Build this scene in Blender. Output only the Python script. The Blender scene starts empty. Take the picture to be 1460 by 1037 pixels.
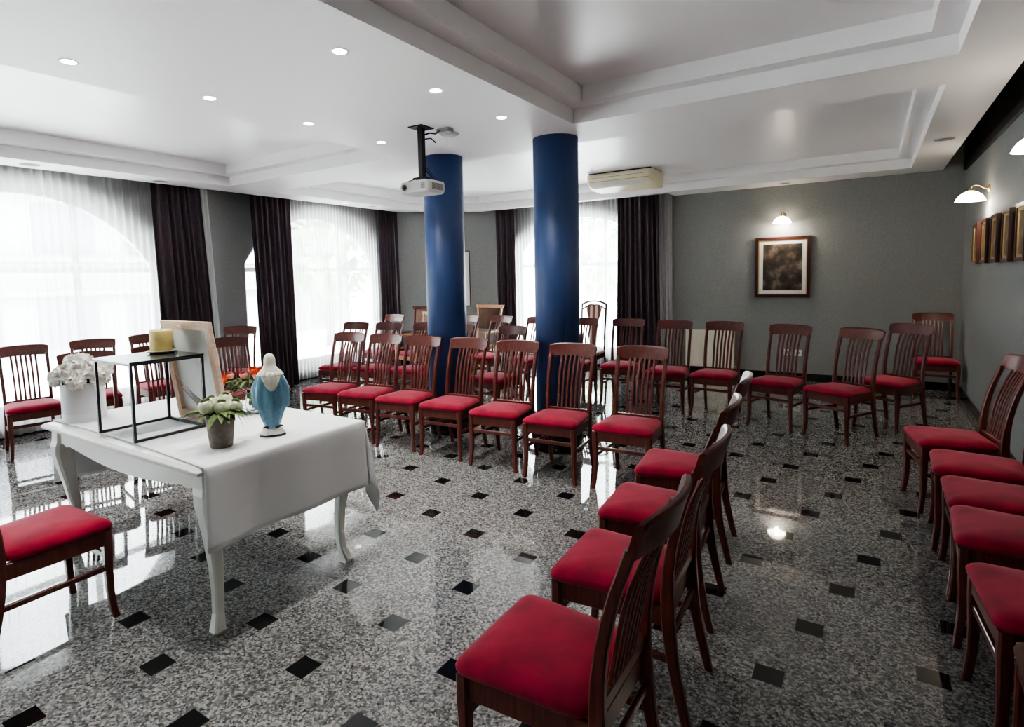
import bpy, bmesh, math, random
from mathutils import Vector, Matrix, noise
random.seed(7)
PI = math.pi
sc = bpy.context.scene
COL = sc.collection

# ------------------------------------------------------------------ materials
class NT:
    """small helper for building node trees"""
    def __init__(s, m):
        s.m = m; s.t = m.node_tree; s.n = s.t.nodes; s.l = s.t.links
        s.b = s.n.get('Principled BSDF'); s.out = s.n.get('Material Output')
    def add(s, typ, **kw):
        nd = s.n.new(typ)
        for k, v in kw.items(): setattr(nd, k, v)
        return nd
    def link(s, a, b): s.l.new(a, b)
    def math(s, op, a, b=None, c=None):
        nd = s.n.new('ShaderNodeMath'); nd.operation = op
        for i, v in enumerate((a, b, c)):
            if v is None: continue
            if isinstance(v, (int, float)): nd.inputs[i].default_value = v
            else: s.l.new(v, nd.inputs[i])
        return nd.outputs[0]
    def mix(s, f, a, b, blend='MIX'):
        nd = s.n.new('ShaderNodeMix'); nd.data_type = 'RGBA'; nd.blend_type = blend
        for sock, v in ((nd.inputs[0], f), (nd.inputs[6], a), (nd.inputs[7], b)):
            if isinstance(v, (int, float)): sock.default_value = v
            elif isinstance(v, tuple): sock.default_value = (*v[:3], 1)
            else: s.l.new(v, sock)
        return nd.outputs[2]
    def noise(s, scale, detail=2, vec=None, rough=.5):
        nd = s.n.new('ShaderNodeTexNoise'); nd.inputs['Scale'].default_value = scale
        nd.inputs['Detail'].default_value = detail; nd.inputs['Roughness'].default_value = rough
        if vec is not None: s.l.new(vec, nd.inputs['Vector'])
        return nd.outputs['Fac']
    def ramp(s, fac, stops, const=False):
        nd = s.n.new('ShaderNodeValToRGB'); cr = nd.color_ramp
        if const: cr.interpolation = 'CONSTANT'
        while len(cr.elements) < len(stops): cr.elements.new(.5)
        for e, (p, c) in zip(cr.elements, stops):
            e.position = p; e.color = (*c, 1) if isinstance(c, tuple) else (c, c, c, 1)
        s.l.new(fac, nd.inputs[0]); return nd.outputs[0]
    def obj(s):
        nd = s.n.new('ShaderNodeTexCoord'); return nd.outputs['Object']
    def bump(s, h, strength=.2, dist=.01):
        nd = s.n.new('ShaderNodeBump'); nd.inputs['Strength'].default_value = strength
        nd.inputs['Distance'].default_value = dist
        s.l.new(h, nd.inputs['Height']); s.l.new(nd.outputs[0], s.b.inputs['Normal'])

def mat(name, col, rough=.5, spec=.5, metal=0., var=0., vscale=20., bump=0., bscale=200., sheen=0.,
        emit=None, estr=0., trans=0., stretch=None):
    m = bpy.data.materials.new(name); m.use_nodes = True; k = NT(m); b = k.b
    b.inputs['Base Color'].default_value = (*col, 1); b.inputs['Roughness'].default_value = rough
    b.inputs['Specular IOR Level'].default_value = spec; b.inputs['Metallic'].default_value = metal
    vec = k.obj()
    if stretch:
        mp = k.add('ShaderNodeMapping'); mp.inputs['Scale'].default_value = stretch
        k.link(vec, mp.inputs[0]); vec = mp.outputs[0]
    if var:
        f = k.noise(vscale, 3, vec)
        lo = tuple(c*(1-var) for c in col); hi = tuple(min(1, c*(1+var)) for c in col)
        k.link(k.ramp(f, [(.3, lo), (.7, hi)]), b.inputs['Base Color'])
    if bump: k.bump(k.noise(bscale, 2, vec), bump, .003)
    if sheen:
        b.inputs['Sheen Weight'].default_value = sheen; b.inputs['Sheen Roughness'].default_value = .4
    if emit:
        b.inputs['Emission Color'].default_value = (*emit, 1); b.inputs['Emission Strength'].default_value = estr
    if trans: b.inputs['Transmission Weight'].default_value = trans
    return m

M = {}
M['wall'] = mat('grey_wall_paint', (.235, .240, .237), .75, .3, var=.10, vscale=60, bump=.5, bscale=260)
M['ceil_gloss'] = mat('glossy_stretch_ceiling', (.86, .84, .845), .34, .45)
M['ceil'] = mat('white_ceiling_paint', (.86, .845, .85), .5, .35)
M['blue'] = mat('blue_column_paint', (.024, .058, .175), .48, .6, var=.05, vscale=8)
M['blackbase'] = mat('black_granite', (.012, .012, .012), .18, .5, var=.3, vscale=90)
M['velvet'] = mat('crimson_velvet', (.285, .0095, .034), .85, .2, var=.32, vscale=8, sheen=.18, bump=.25, bscale=500)
M['tan'] = mat('light_beech_wood', (.42, .20, .09), .4, .4, var=.15, vscale=14)
M['brownpad'] = mat('brown_upholstery', (.10, .055, .038), .9, .2, var=.12, vscale=40)
M['drape'] = mat('aubergine_drape_cloth', (.070, .050, .060), .9, .2, var=.12, vscale=30, sheen=.08)
M['white_wood'] = mat('white_lacquered_wood', (.66, .665, .62), .38, .5)
M['cloth'] = mat('white_linen', (.74, .74, .745), .9, .2, bump=.12, bscale=900)
M['iron'] = mat('black_iron', (.008, .008, .009), .42, .4)
M['plate_dark'] = mat('dark_steel_sheet', (.045, .05, .052), .22, .6, metal=.6)
M['candle'] = mat('yellow_wax', (.70, .56, .22), .5, .4, var=.12, vscale=25)
M['wick'] = mat('burnt_wick', (.02, .01, .008), .9)
M['dish'] = mat('glazed_dish', (.40, .38, .32), .25, .5)
M['pine'] = mat('pale_pine_wood', (.50, .35, .25), .55, .3, var=.15, vscale=12, stretch=(6, 6, 1))
M['canvas'] = mat('canvas_back', (.66, .67, .64), .85, .2, var=.10, vscale=5)
M['bucket'] = mat('white_card', (.66, .66, .67), .6, .3)
M['petal_white'] = mat('white_petals', (.80, .78, .72), .7, .3, var=.08, vscale=60)
M['petal_green'] = mat('greenish_white_petals', (.72, .77, .55), .7, .3, var=.15, vscale=40)
M['petal_orange'] = mat('orange_petals', (.75, .12, .03), .6, .3, var=.2, vscale=60)
M['petal_pink'] = mat('salmon_petals', (.78, .36, .28), .6, .3, var=.2, vscale=60)
M['leaf'] = mat('green_leaves', (.10, .15, .045), .6, .3, var=.3, vscale=50)
M['leaf_dark'] = mat('dark_leaves', (.03, .035, .02), .6, .3, var=.3, vscale=50)
M['stem'] = mat('brown_twig', (.12, .08, .05), .8)
M['pot'] = mat('grey_concrete', (.19, .165, .14), .85, .2, var=.2, vscale=45, bump=.3, bscale=120)
M['robe'] = mat('blue_glazed_plaster', (.13, .27, .37), .38, .5, var=.12, vscale=60)
M['veil'] = mat('cream_glazed_plaster', (.60, .60, .50), .4, .5, var=.1, vscale=60)
M['skin'] = mat('painted_skin', (.62, .38, .27), .45, .4)
M['plaster'] = mat('white_plaster', (.75, .74, .72), .4, .5)
M['blackpaint'] = mat('black_paint', (.01, .01, .01), .5)
M['proj'] = mat('white_plastic', (.62, .62, .60), .45, .4)
M['lens'] = mat('dark_lens_glass', (.01, .01, .012), .08, .8)
M['vent'] = mat('dark_vent', (.10, .10, .095), .6)
M['ac'] = mat('cream_plastic', (.74, .67, .47), .35, .4)
M['ac_dark'] = mat('shadow_gap', (.03, .025, .02), .8)
M['radiator'] = mat('cream_enamel', (.72, .66, .55), .4, .4)
M['socket'] = mat('white_socket_plastic', (.8, .8, .78), .4, .4)
M['brass'] = mat('polished_brass', (.72, .52, .22), .25, .5, metal=1.)
M['shade'] = mat('lit_opal_glass', (.9, .86, .78), .4, .4, emit=(1, .86, .66), estr=3.2)
M['frame_dark'] = mat('mahogany_frame', (.055, .018, .014), .3, .5)
M['gold'] = mat('gilt_slip', (.62, .46, .20), .35, .5, metal=.8)
M['mat_white'] = mat('white_mount_card', (.70, .68, .68), .8)
M['grille'] = mat('grey_grille', (.30, .30, .30), .7, var=.2, vscale=300)
M['trimwhite'] = mat('white_trim_ring', (.8, .8, .8), .4)
M['lamp'] = mat('spotlight_lens', (1, 1, 1), .4, emit=(1, .97, .92), estr=25.)
M['winframe'] = mat('white_window_frame', (.72, .72, .72), .4, .4)
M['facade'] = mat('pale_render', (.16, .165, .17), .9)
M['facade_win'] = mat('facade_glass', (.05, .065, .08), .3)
M['paving'] = mat('pale_paving', (.70, .70, .69), .9)
M['foliage'] = mat('tree_leaves', (.16, .26, .10), .8, var=.3, vscale=3)
M['bark'] = mat('tree_bark', (.12, .09, .07), .9)
M['stripe_pad'] = None

def wood():
    m = bpy.data.materials.new('mahogany_wood'); m.use_nodes = True; k = NT(m)
    mp = k.add('ShaderNodeMapping'); mp.inputs['Scale'].default_value = (14, 14, 1.6); k.link(k.obj(), mp.inputs[0])
    f = k.noise(7, 4, mp.outputs[0])
    k.link(k.ramp(f, [(.3, (.070, .013, .009)), (.7, (.145, .034, .022))]), k.b.inputs['Base Color'])
    k.b.inputs['Roughness'].default_value = .30; k.b.inputs['Specular IOR Level'].default_value = .5
    return m
M['wood'] = wood()

def granite_floor():
    """grey speckled granite slabs of 40 cm with small black 10 cm inserts in a pinwheel lattice"""
    m = bpy.data.materials.new('granite_floor'); m.use_nodes = True; k = NT(m); b = k.b
    geo = k.add('ShaderNodeNewGeometry'); P = geo.outputs['Position']
    sx = k.add('ShaderNodeSeparateXYZ'); k.link(P, sx.inputs[0])
    S = .4123; ang = .2495; ux, uy = S*math.sin(ang), S*math.cos(ang)
    ox, oy = -2.2815, 1.0636
    x = k.math('SUBTRACT', sx.outputs[0], ox); y = k.math('SUBTRACT', sx.outputs[1], oy)
    i = k.math('DIVIDE', k.math('ADD', k.math('MULTIPLY', x, ux), k.math('MULTIPLY', y, uy)), S*S)
    j = k.math('DIVIDE', k.math('SUBTRACT', k.math('MULTIPLY', x, uy), k.math('MULTIPLY', y, ux)), S*S)
    ir = k.math('ROUND', i); jr = k.math('ROUND', j)
    dx = k.math('SUBTRACT', x, k.math('ADD', k.math('MULTIPLY', ir, ux), k.math('MULTIPLY', jr, uy)))
    dy = k.math('SUBTRACT', y, k.math('SUBTRACT', k.math('MULTIPLY', ir, uy), k.math('MULTIPLY', jr, ux)))
    h = .0495
    ax, ay = k.math('ABSOLUTE', dx), k.math('ABSOLUTE', dy)
    ins = k.math('MULTIPLY', k.math('LESS_THAN', ax, h), k.math('LESS_THAN', ay, h))
    g = .0011
    def line(p, q):      # |p-h|<g and q>h
        return k.math('MULTIPLY', k.math('LESS_THAN', k.math('ABSOLUTE', k.math('SUBTRACT', p, h)), g), k.math('GREATER_THAN', q, h))
    nx, ny = k.math('MULTIPLY', dx, -1), k.math('MULTIPLY', dy, -1)
    grout = k.math('MAXIMUM', k.math('MAXIMUM', line(dx, dy), line(dy, nx)), k.math('MAXIMUM', line(nx, ny), line(ny, dx)))
    v = k.add('ShaderNodeTexVoronoi'); v.inputs['Scale'].default_value = 120; k.link(P, v.inputs['Vector'])
    bw = k.add('ShaderNodeSeparateColor'); k.link(v.outputs['Color'], bw.inputs[0])
    f1 = bw.outputs[0]
    n2 = k.noise(55, 3, P, .6); n3 = k.noise(11, 2, P)
    mixf = k.math('ADD', k.math('MULTIPLY', f1, .55), k.math('ADD', k.math('MULTIPLY', n2, .6), k.math('MULTIPLY', n3, .18)))
    gran = k.ramp(mixf, [(.30, (.024, .024, .024)), (.48, (.085, .084, .081)), (.68, (.155, .152, .146)), (.95, (.33, .32, .305))])
    blk = k.ramp(n2, [(.3, (.004, .004, .005)), (.8, (.012, .012, .013))])
    c = k.mix(grout, gran, (.10, .10, .10)); c = k.mix(ins, c, blk)
    k.link(c, b.inputs['Base Color'])
    b.inputs['Roughness'].default_value = .03; b.inputs['IOR'].default_value = 1.5
    b.inputs['Specular IOR Level'].default_value = .5
    return m
M['floor'] = granite_floor()

def sheer():
    m = bpy.data.materials.new('sheer_voile'); m.use_nodes = True; k = NT(m)
    k.n.remove(k.b)
    tr = k.add('ShaderNodeBsdfTransparent'); tl = k.add('ShaderNodeBsdfTranslucent'); df = k.add('ShaderNodeBsdfDiffuse')
    tl.inputs[0].default_value = (.86, .86, .86, 1); df.inputs[0].default_value = (.80, .79, .79, 1)
    a = k.add('ShaderNodeMixShader'); a.inputs[0].default_value = .42; k.link(tl.outputs[0], a.inputs[1]); k.link(df.outputs[0], a.inputs[2])
    lw = k.add('ShaderNodeLayerWeight'); lw.inputs[0].default_value = .35
    f = k.math('ADD', k.math('MULTIPLY', lw.outputs['Facing'], .35), .56)
    c = k.add('ShaderNodeMixShader'); k.link(f, c.inputs[0]); k.link(tr.outputs[0], c.inputs[1]); k.link(a.outputs[0], c.inputs[2])
    k.link(c.outputs[0], k.out.inputs[0]); return m
M['sheer'] = sheer()

def glass():
    m = bpy.data.materials.new('window_glass'); m.use_nodes = True; k = NT(m); k.n.remove(k.b)
    tr = k.add('ShaderNodeBsdfTransparent'); tr.inputs[0].default_value = (.93, .97, .96, 1)
    gl = k.add('ShaderNodeBsdfGlossy'); gl.inputs['Roughness'].default_value = .02
    fr = k.add('ShaderNodeFresnel'); fr.inputs[0].default_value = 1.4
    c = k.add('ShaderNodeMixShader'); k.link(fr.outputs[0], c.inputs[0]); k.link(tr.outputs[0], c.inputs[1]); k.link(gl.outputs[0], c.inputs[2])
    k.link(c.outputs[0], k.out.inputs[0]); return m
M['glass'] = glass()

def vase_glass():
    m = mat('clear_vase_glass', (.9, .95, .93), .03, .5, trans=1.); return m
M['vase'] = vase_glass()

def sepia(name, c0, c1, c2, scale):
    m = bpy.data.materials.new(name); m.use_nodes = True; k = NT(m); o = k.obj()
    f = k.noise(scale, 5, o, .55)
    k.link(k.ramp(f, [(.32, c0), (.5, c1), (.68, c2)]), k.b.inputs['Base Color']); k.b.inputs['Roughness'].default_value = .3
    return m
M['print'] = sepia('dark_sepia_print', (.014, .011, .009), (.055, .043, .033), (.22, .17, .13), 7)
M['icon'] = sepia('brown_gilded_picture', (.03, .018, .012), (.12, .08, .045), (.35, .26, .14), 9)

def stripes():
    m = bpy.data.materials.new('striped_cream_pad'); m.use_nodes = True; k = NT(m)
    w = k.add('ShaderNodeTexWave'); w.inputs['Scale'].default_value = 4.2; w.bands_direction = 'X'; k.link(k.obj(), w.inputs[0])
    k.link(k.ramp(w.outputs['Fac'], [(.0, (.22, .05, .035)), (.55, (.70, .55, .48))], True), k.b.inputs['Base Color']); return m
M['stripe_pad'] = stripes()

# ------------------------------------------------------------------ mesh helpers
class MB:
    def __init__(s): s.bm = bmesh.new()
    def box(s, x0, x1, y0, y1, z0, z1, mtx=None):
        vs = [s.bm.verts.new((x, y, z)) for z in (z0, z1) for y in (y0, y1) for x in (x0, x1)]
        if mtx: bmesh.ops.transform(s.bm, matrix=mtx, verts=vs)
        for f in ((0, 2, 3, 1), (4, 5, 7, 6), (0, 1, 5, 4), (2, 6, 7, 3), (0, 4, 6, 2), (1, 3, 7, 5)):
            s.bm.faces.new([vs[i] for i in f])
        return s
    def quad(s, *p):
        s.bm.faces.new([s.bm.verts.new(q) for q in p]); return s
    def loft(s, rings, caps=True, closed=True, smooth=False, mtx=None):
        R = [[s.bm.verts.new(p) for p in r] for r in rings]; n = len(R[0])
        for a, b in zip(R, R[1:]):
            for i in range(n if closed else n-1):
                j = (i+1) % n
                f = s.bm.faces.new((a[i], a[j], b[j], b[i])); f.smooth = smooth
        if caps and closed:
            s.bm.faces.new(R[0][::-1]); s.bm.faces.new(R[-1])
        if mtx:
            bmesh.ops.transform(s.bm, matrix=mtx, verts=[v for r in R for v in r])
        return s
    def lathe(s, prof, seg=32, c=(0, 0), smooth=True, caps=True):
        return s.loft([[(c[0]+r*math.cos(2*PI*i/seg), c[1]+r*math.sin(2*PI*i/seg), z) for i in range(seg)] for r, z in prof], caps=caps, smooth=smooth)
    def tube(s, pts, r, seg=8, smooth=True):
        pts = [Vector(p) for p in pts]; rings = []
        rr = r if isinstance(r, (list, tuple)) else [r]*len(pts)
        for i, p in enumerate(pts):
            d = (pts[min(i+1, len(pts)-1)]-pts[max(i-1, 0)]).normalized()
            a = d.orthogonal().normalized() if i == 0 else (a - d*a.dot(d)).normalized()
            b = d.cross(a)
            rings.append([tuple(p+(a*math.cos(2*PI*k/seg)+b*math.sin(2*PI*k/seg))*rr[i]) for k in range(seg)])
        return s.loft(rings, smooth=smooth)
    def post(s, pts, w, d, ch=.18, smooth=False):
        """vertical member: horizontal chamfered-rectangle slices through the points (x,y,z)"""
        n = len(pts); rings = []
        W = w if isinstance(w, (list, tuple)) else [w]*n; D = d if isinstance(d, (list, tuple)) else [d]*n
        for (x, y, z), a, b in zip(pts, W, D):
            a, b = a/2, b/2; c = min(a, b)*2*ch
            rings.append([(x+u, y+v, z) for u, v in ((a-c, -b), (a, -b+c), (a, b-c), (a-c, b), (-a+c, b), (-a, b-c), (-a, -b+c), (-a+c, -b))])
        return s.loft(rings, smooth=smooth)
    def beam(s, p, q, w, h):
        """straight bar from p to q, width w (horizontal) and height h"""
        p, q = Vector(p), Vector(q); d = (q-p).normalized()
        side = d.cross(Vector((0, 0, 1)))
        side = side.normalized() if side.length > 1e-4 else Vector((1, 0, 0))
        up = side.cross(d).normalized(); rings = []
        c = min(w, h)*.18
        for e in (p, q):
            rings.append([tuple(e+side*u+up*v) for u, v in ((w/2-c, -h/2), (w/2, -h/2+c), (w/2, h/2-c), (w/2-c, h/2), (-w/2+c, h/2), (-w/2, h/2-c), (-w/2, -h/2+c), (-w/2+c, -h/2))])
        return s.loft(rings)
    def ball(s, c, r, sub=2, sc_=(1, 1, 1), jit=0):
        g = bmesh.ops.create_icosphere(s.bm, subdivisions=sub, radius=r)
        for v in g['verts']:
            k = 1+(noise.noise(v.co*(3/r)*.5+Vector(c)*9)*jit if jit else 0)
            v.co = Vector((v.co.x*sc_[0]*k, v.co.y*sc_[1]*k, v.co.z*sc_[2]*k))+Vector(c)
        for v in g['verts']:
            for f in v.link_faces: f.smooth = True
        return s
    def build(s, name, m, parent=None, mats=None):
        me = bpy.data.meshes.new(name); bmesh.ops.recalc_face_normals(s.bm, faces=s.bm.faces)
        s.bm.to_mesh(me); s.bm.free()
        me.materials.append(m if not isinstance(m, str) else M[m])
        o = bpy.data.objects.new(name, me); COL.objects.link(o)
        if parent: o.parent = parent
        return o

def thing(name, label, cat, loc=(0, 0, 0), rot=0, group=None):
    o = bpy.data.objects.new(name, None); COL.objects.link(o); o.empty_display_size = .1
    o.location = loc; o.rotation_euler = (0, 0, rot); o['label'] = label; o['category'] = cat
    if group: o['group'] = group
    return o
def tag(o, label, cat, group=None):
    o['label'] = label; o['category'] = cat
    if group: o['group'] = group
    return o
def struct(o): o['kind'] = 'structure'; return o
def copy_tree(root, loc, rot, label, group=None):
    r = root.copy(); COL.objects.link(r); r.location = loc; r.rotation_euler = (0, 0, rot); r['label'] = label
    if group: r['group'] = group
    def rec(src, dst):
        for ch in src.children:
            c = ch.copy(); COL.objects.link(c); c.parent = dst; c.matrix_parent_inverse = ch.matrix_parent_inverse.copy()
            rec(ch, c)
    rec(root, r); return r

# ------------------------------------------------------------------ camera
H = 1.487
CX, CY, F, PITCH, ROLL, PHI = 685.0, 457.8, 823.2, .0758, -.0223, .5938
def cam_axes():
    f = Vector((0, math.cos(PITCH), -math.sin(PITCH))); r = Vector((1, 0, 0)); u = r.cross(f)
    r2 = r*math.cos(ROLL)+u*math.sin(ROLL); u2 = -r*math.sin(ROLL)+u*math.cos(ROLL)
    R = Matrix.Rotation(PHI, 3, 'Z'); return R@r2, R@u2, R@f
r_, u_, f_ = cam_axes()
cd = bpy.data.cameras.new('camera'); cam = bpy.data.objects.new('camera', cd); COL.objects.link(cam)
mw = Matrix((( r_.x, u_.x, -f_.x, 0), (r_.y, u_.y, -f_.y, 0), (r_.z, u_.z, -f_.z, H), (0, 0, 0, 1)))
cam.matrix_world = mw
cd.sensor_fit = 'HORIZONTAL'; cd.sensor_width = 36; cd.lens = F/1460*36
cd.shift_x = (730-CX)/1460; cd.shift_y = -(518.5-CY)/1460; cd.clip_start = .05
sc.camera = cam

# ------------------------------------------------------------------ room shell
XL, XR, YB, YN = -7.0, .90, 8.78, -3.4        # left wall, right wall, back wall, near wall
ZC, ZT = 2.62, 3.0
P1, P2 = (-6.583-.985*.42, 7.634-.843*.42), (-6.583+.985*1.36, 7.634+.843*1.36)   # chamfered corner wall ends

struct(MB().box(-7.35, 1.2, -3.7, 9.2, -.12, 0).build('floor', 'floor'))

AR, AZ, AW = 1.533, .987, 1.33     # arch radius, centre height, half width
SILL = .22
def arch_z(t): return AZ+math.sqrt(max(0, AR*AR-t*t))
def arch_wall(name, org, dr, nrm, length, openings, ztop=ZT, thick=.24):
    """wall in the vertical plane through org along dr; openings: (centre s, half width)"""
    o, d, n = Vector(org), Vector(dr), Vector(nrm)
    P = lambda s, z, k=0: tuple(o+d*s+Vector((0, 0, z))+n*k)
    mb = MB(); cuts = [0.]
    for c, w in openings:
        cuts += [c-w+2*w*i/40 for i in range(41)]
    cuts.append(length)
    for a, b in zip(cuts, cuts[1:]):
        if b-a < 1e-6: continue
        mid = (a+b)/2; op = [q for q in openings if abs(mid-q[0]) < q[1]]
        if not op:
            mb.quad(P(a, 0), P(b, 0), P(b, ztop), P(a, ztop))
            mb.quad(P(a, 0, thick), P(b, 0, thick), P(b, ztop, thick), P(a, ztop, thick)); continue
        c, w = op[0]; za, zb = arch_z(a-c), arch_z(b-c)
        for k in (0, thick):
            mb.quad(P(a, 0, k), P(b, 0, k), P(b, SILL, k), P(a, SILL, k))
            mb.quad(P(a, za, k), P(b, zb, k), P(b, ztop, k), P(a, ztop, k))
        mb.quad(P(a, SILL), P(b, SILL), P(b, SILL, thick), P(a, SILL, thick))
        mb.quad(P(a, za), P(b, zb), P(b, zb, thick), P(a, za, thick))
    for c, w in openings:
        for s in (c-w, c+w): mb.quad(P(s, SILL), P(s, arch_z(w)), P(s, arch_z(w), thick), P(s, SILL, thick))
    return struct(mb.build(name, 'wall'))

W0C = -1.45  # centre of the added, unseen window behind the camera
W1C, W2C, W3C, W3W = 2.30, 6.05, -3.98, 1.18
arch_wall('wall_left', (XL, YN, 0), (0, 1, 0), (-1, 0, 0), P1[1]-YN+.1, [(W0C-YN, AW), (W1C-YN, AW), (W2C-YN, AW)])
arch_wall('wall_back', (-5.6, YB, 0), (1, 0, 0), (0, 1, 0), XR+5.6+.1, [(W3C+5.6, W3W)])
def slab_wall(name, a, b, z0, z1, t):
    a, b = Vector(a), Vector(b); d = (b-a).normalized(); n = Vector((-d.y, d.x))
    q = [a, b, b+n*t, a+n*t]
    return struct(MB().loft([[(p.x, p.y, z0) for p in q], [(p.x, p.y, z1) for p in q]]).build(name, 'wall'))
slab_wall('wall_corner', P1, P2, 0, ZT, .2)
struct(MB().box(XR, XR+.15, YN-.2, YB+.2, 0, ZT).build('wall_right', 'wall'))
struct(MB().box(XL-.2, XR+.2, YN-.15, YN, 0, ZT).build('wall_near', 'wall'))

# baseboards
bb = lambda n, *a: struct(MB().box(*a).build(n, 'blackbase'))
bb('baseboard_left', XL, XL+.015, YN, P1[1], 0, .10)
bb('baseboard_back', P2[0], XR, YB-.015, YB, 0, .10)
bb('baseboard_right', XR-.015, XR, YN, YB, 0, .10)
a, b = Vector(P1), Vector(P2); d = (b-a).normalized(); n = Vector((d.y, -d.x))*.015
q = [a, b, b+n, a+n]
struct(MB().loft([[(p.x, p.y, 0) for p in q], [(p.x, p.y, .10) for p in q]]).build('baseboard_corner', 'blackbase'))

# ceiling: soffit at ZC with three stepped coffers, open slots along walls with windows and the right wall
Z1, Z2 = 2.728, 2.842
def ceiling():
    mb = MB()
    X = [-6.68, -6.28, -3.69, -1.88, .365, .68]
    Y = [YN, -.9, 4.09, 4.70, 8.30, 8.45]
    def rect(x0, x1, y0, y1, z=ZC): mb.quad((x0, y0, z), (x1, y0, z), (x1, y1, z), (x0, y1, z))
    for i in range(5):
        for j in range(5):
            x0, x1, y0, y1 = X[i], X[i+1], Y[j], Y[j+1]
            if j == 1 and i in (1, 3): continue           # near coffers
            if j == 3 and i in (1, 2, 3): continue        # rear coffer
            rect(x0, x1, y0, y1)
    rect(-2.42, .68, 8.45, YB+.02)
    ch = (.73, .68)
    mb.quad((-6.28, 8.30-ch[1], ZC), (-6.28+ch[0], 8.30, ZC), (-6.28, 8.30, ZC), (-6.28, 8.15, ZC))
    def coffer(x0, x1, y0, y1, cham=None):
        def ring(ins, z):
            a, b, c, e = x0+ins, x1-ins, y0+ins, y1-ins
            if cham:
                k = ins*.45
                return [(a, c, z), (b, c, z), (b, e, z), (x0+cham[0]+k, e, z), (a, y1-cham[1]-k, z)]
            return [(a, c, z), (b, c, z), (b, e, z), (a, e, z)]
        rings = [ring(0, ZC), ring(0, Z1), ring(.125, Z1), ring(.125, Z2)]
        mb.loft(rings, caps=False); mb.bm.faces.new([mb.bm.verts.new(p) for p in rings[-1]]).material_index = 1
    coffer(-6.28, -3.69, -.9, 4.09); coffer(-1.88, .365, -.9, 4.09); coffer(-6.28, .365, 4.70, 8.30, ch)
    # outer lips of the soffit and the slab above the slots
    mb.quad((-6.68, YN, ZC), (-6.68, 8.45, ZC), (-6.68, 8.45, ZC+.1), (-6.68, YN, ZC+.1))
    mb.quad((-6.68, 8.45, ZC), (-2.42, 8.45, ZC), (-2.42, 8.45, ZC+.1), (-6.68, 8.45, ZC+.1))
    mb.quad((.68, YN, ZC), (.68, YB, ZC), (.68, YB, ZC+.1), (.68, YN, ZC+.1))
    mb.box(XL-.25, XR+.15, YN-.15, YB+.25, ZT, ZT+.1)
    o = mb.build('ceiling', 'ceil'); o.data.materials.append(M['ceil_gloss']); return struct(o)
ceiling()

struct(MB().box(XR-.03, XR, YN, YB-.001, 2.60, ZT-.001).build('slot_shade_1', 'blackpaint'))  # black strip painting in the shade along the top of the right wall
struct(MB().box(.70, XR-.031, YN, YB-.001, ZT-.02, ZT-.001).build('slot_shade_2', 'blackpaint'))  # black sheet under the slab, painting in the shade of the slot
# windows: frame + glass
def window(name, org, dr, nrm, w):
    o, d, n = Vector(org), Vector(dr), Vector(nrm)
    def P(s, z, k=0): return o+d*s+Vector((0, 0, z))+n*k
    K = .14; mb = MB()
    N = 28; outer = [(-w, SILL)]+[(-w+2*w*i/N, arch_z(-w+2*w*i/N)) for i in range(N+1)]+[(w, SILL)]
    rings = []
    cz = 1.1
    for s, z in outer:
        v = Vector((s, z-cz)); L = v.length; iv = v*(L-.085)/L; si, zi = iv.x, iv.y+cz
        rings.append([tuple(P(s, z, K)), tuple(P(s, z, K+.06)), tuple(P(si, zi, K+.06)), tuple(P(si, zi, K))])
    mb.loft(rings)
    def bar(s0, z0, s1, z1, t=.055):
        a, b = P(s0, z0, K+.03), P(s1, z1, K+.03); mb.beam(a, b, t, t)
    bar(-w, SILL+.04, w, SILL+.04, .08); bar(-w, 1.66, w, 1.66, .06)
    for s in (-w*.36, w*.36): bar(s, SILL, s, arch_z(s), .06)
    fr = struct(mb.build(name, 'winframe'))
    g = MB(); fan = [tuple(P(s*.99, z, K+.035)) for s, z in outer]
    g.bm.faces.new([g.bm.verts.new(p) for p in fan])
    g.build('pane', 'glass', fr)
    return fr
window('window_1', (XL, W1C, 0), (0, 1, 0), (-1, 0, 0), AW)
window('window_2', (XL, W2C, 0), (0, 1, 0), (-1, 0, 0), AW)
window('window_3', (W3C, YB, 0), (1, 0, 0), (0, 1, 0), W3W)
window('fill_window', (XL, W0C, 0), (0, 1, 0), (-1, 0, 0), AW)  # unseen window, added to let fill light into the near area

# ------------------------------------------------------------------ columns
def column(x, y, label):
    t = thing('round_column', label, 'column', (x, y, 0), 0, 'blue columns carrying the ceiling')
    MB().lathe([(.188, .16), (.188, ZC)], 64).build('shaft', 'blue', t)
    MB().lathe([(.205, 0), (.205, .155), (.198, .165)], 64).build('plinth', 'blackbase', t)
column(-2.20, 4.43, 'dark blue round column on a black base, right of the projector')
column(-3.38, 4.43, 'dark blue round column on a black base, standing behind the hanging projector')

# ------------------------------------------------------------------ curtains
def curtain(name, m, axis, off, top, bot, z0, z1, folds, amp, label, cat, group, seed=0, nz=10, open_bot=1.0):
    rnd = random.Random(seed); ph = [rnd.uniform(0, 6.28) for _ in range(6)]; ns = folds*10; rings = []
    for iz in range(nz+1):
        v = iz/nz; z = z0+(z1-z0)*v; s0 = bot[0]+(top[0]-bot[0])*v; s1 = bot[1]+(top[1]-bot[1])*v; row = []
        A = amp*(1+.55*(1-v)*open_bot)
        for i in range(ns+1):
            u = i/ns; s = s0+(s1-s0)*u+.12*(s1-s0)/folds*math.sin(u*17+ph[3]+v*2)
            ww = math.sin(u*folds*2*PI+1.1*math.sin(u*9+ph[0])+.5*math.sin(v*2.3+ph[1]))
            ww = math.copysign(abs(ww)**.75, ww)
            k = A*ww*(.65+.35*math.sin(u*23+ph[2]+v))
            row.append((off+k, s, z) if axis == 'y' else (s, off+k, z))
        rings.append(row)
    o = MB().loft(rings, caps=False, closed=False, smooth=True).build(name, m)
    return tag(o, label, cat, group)
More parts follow.
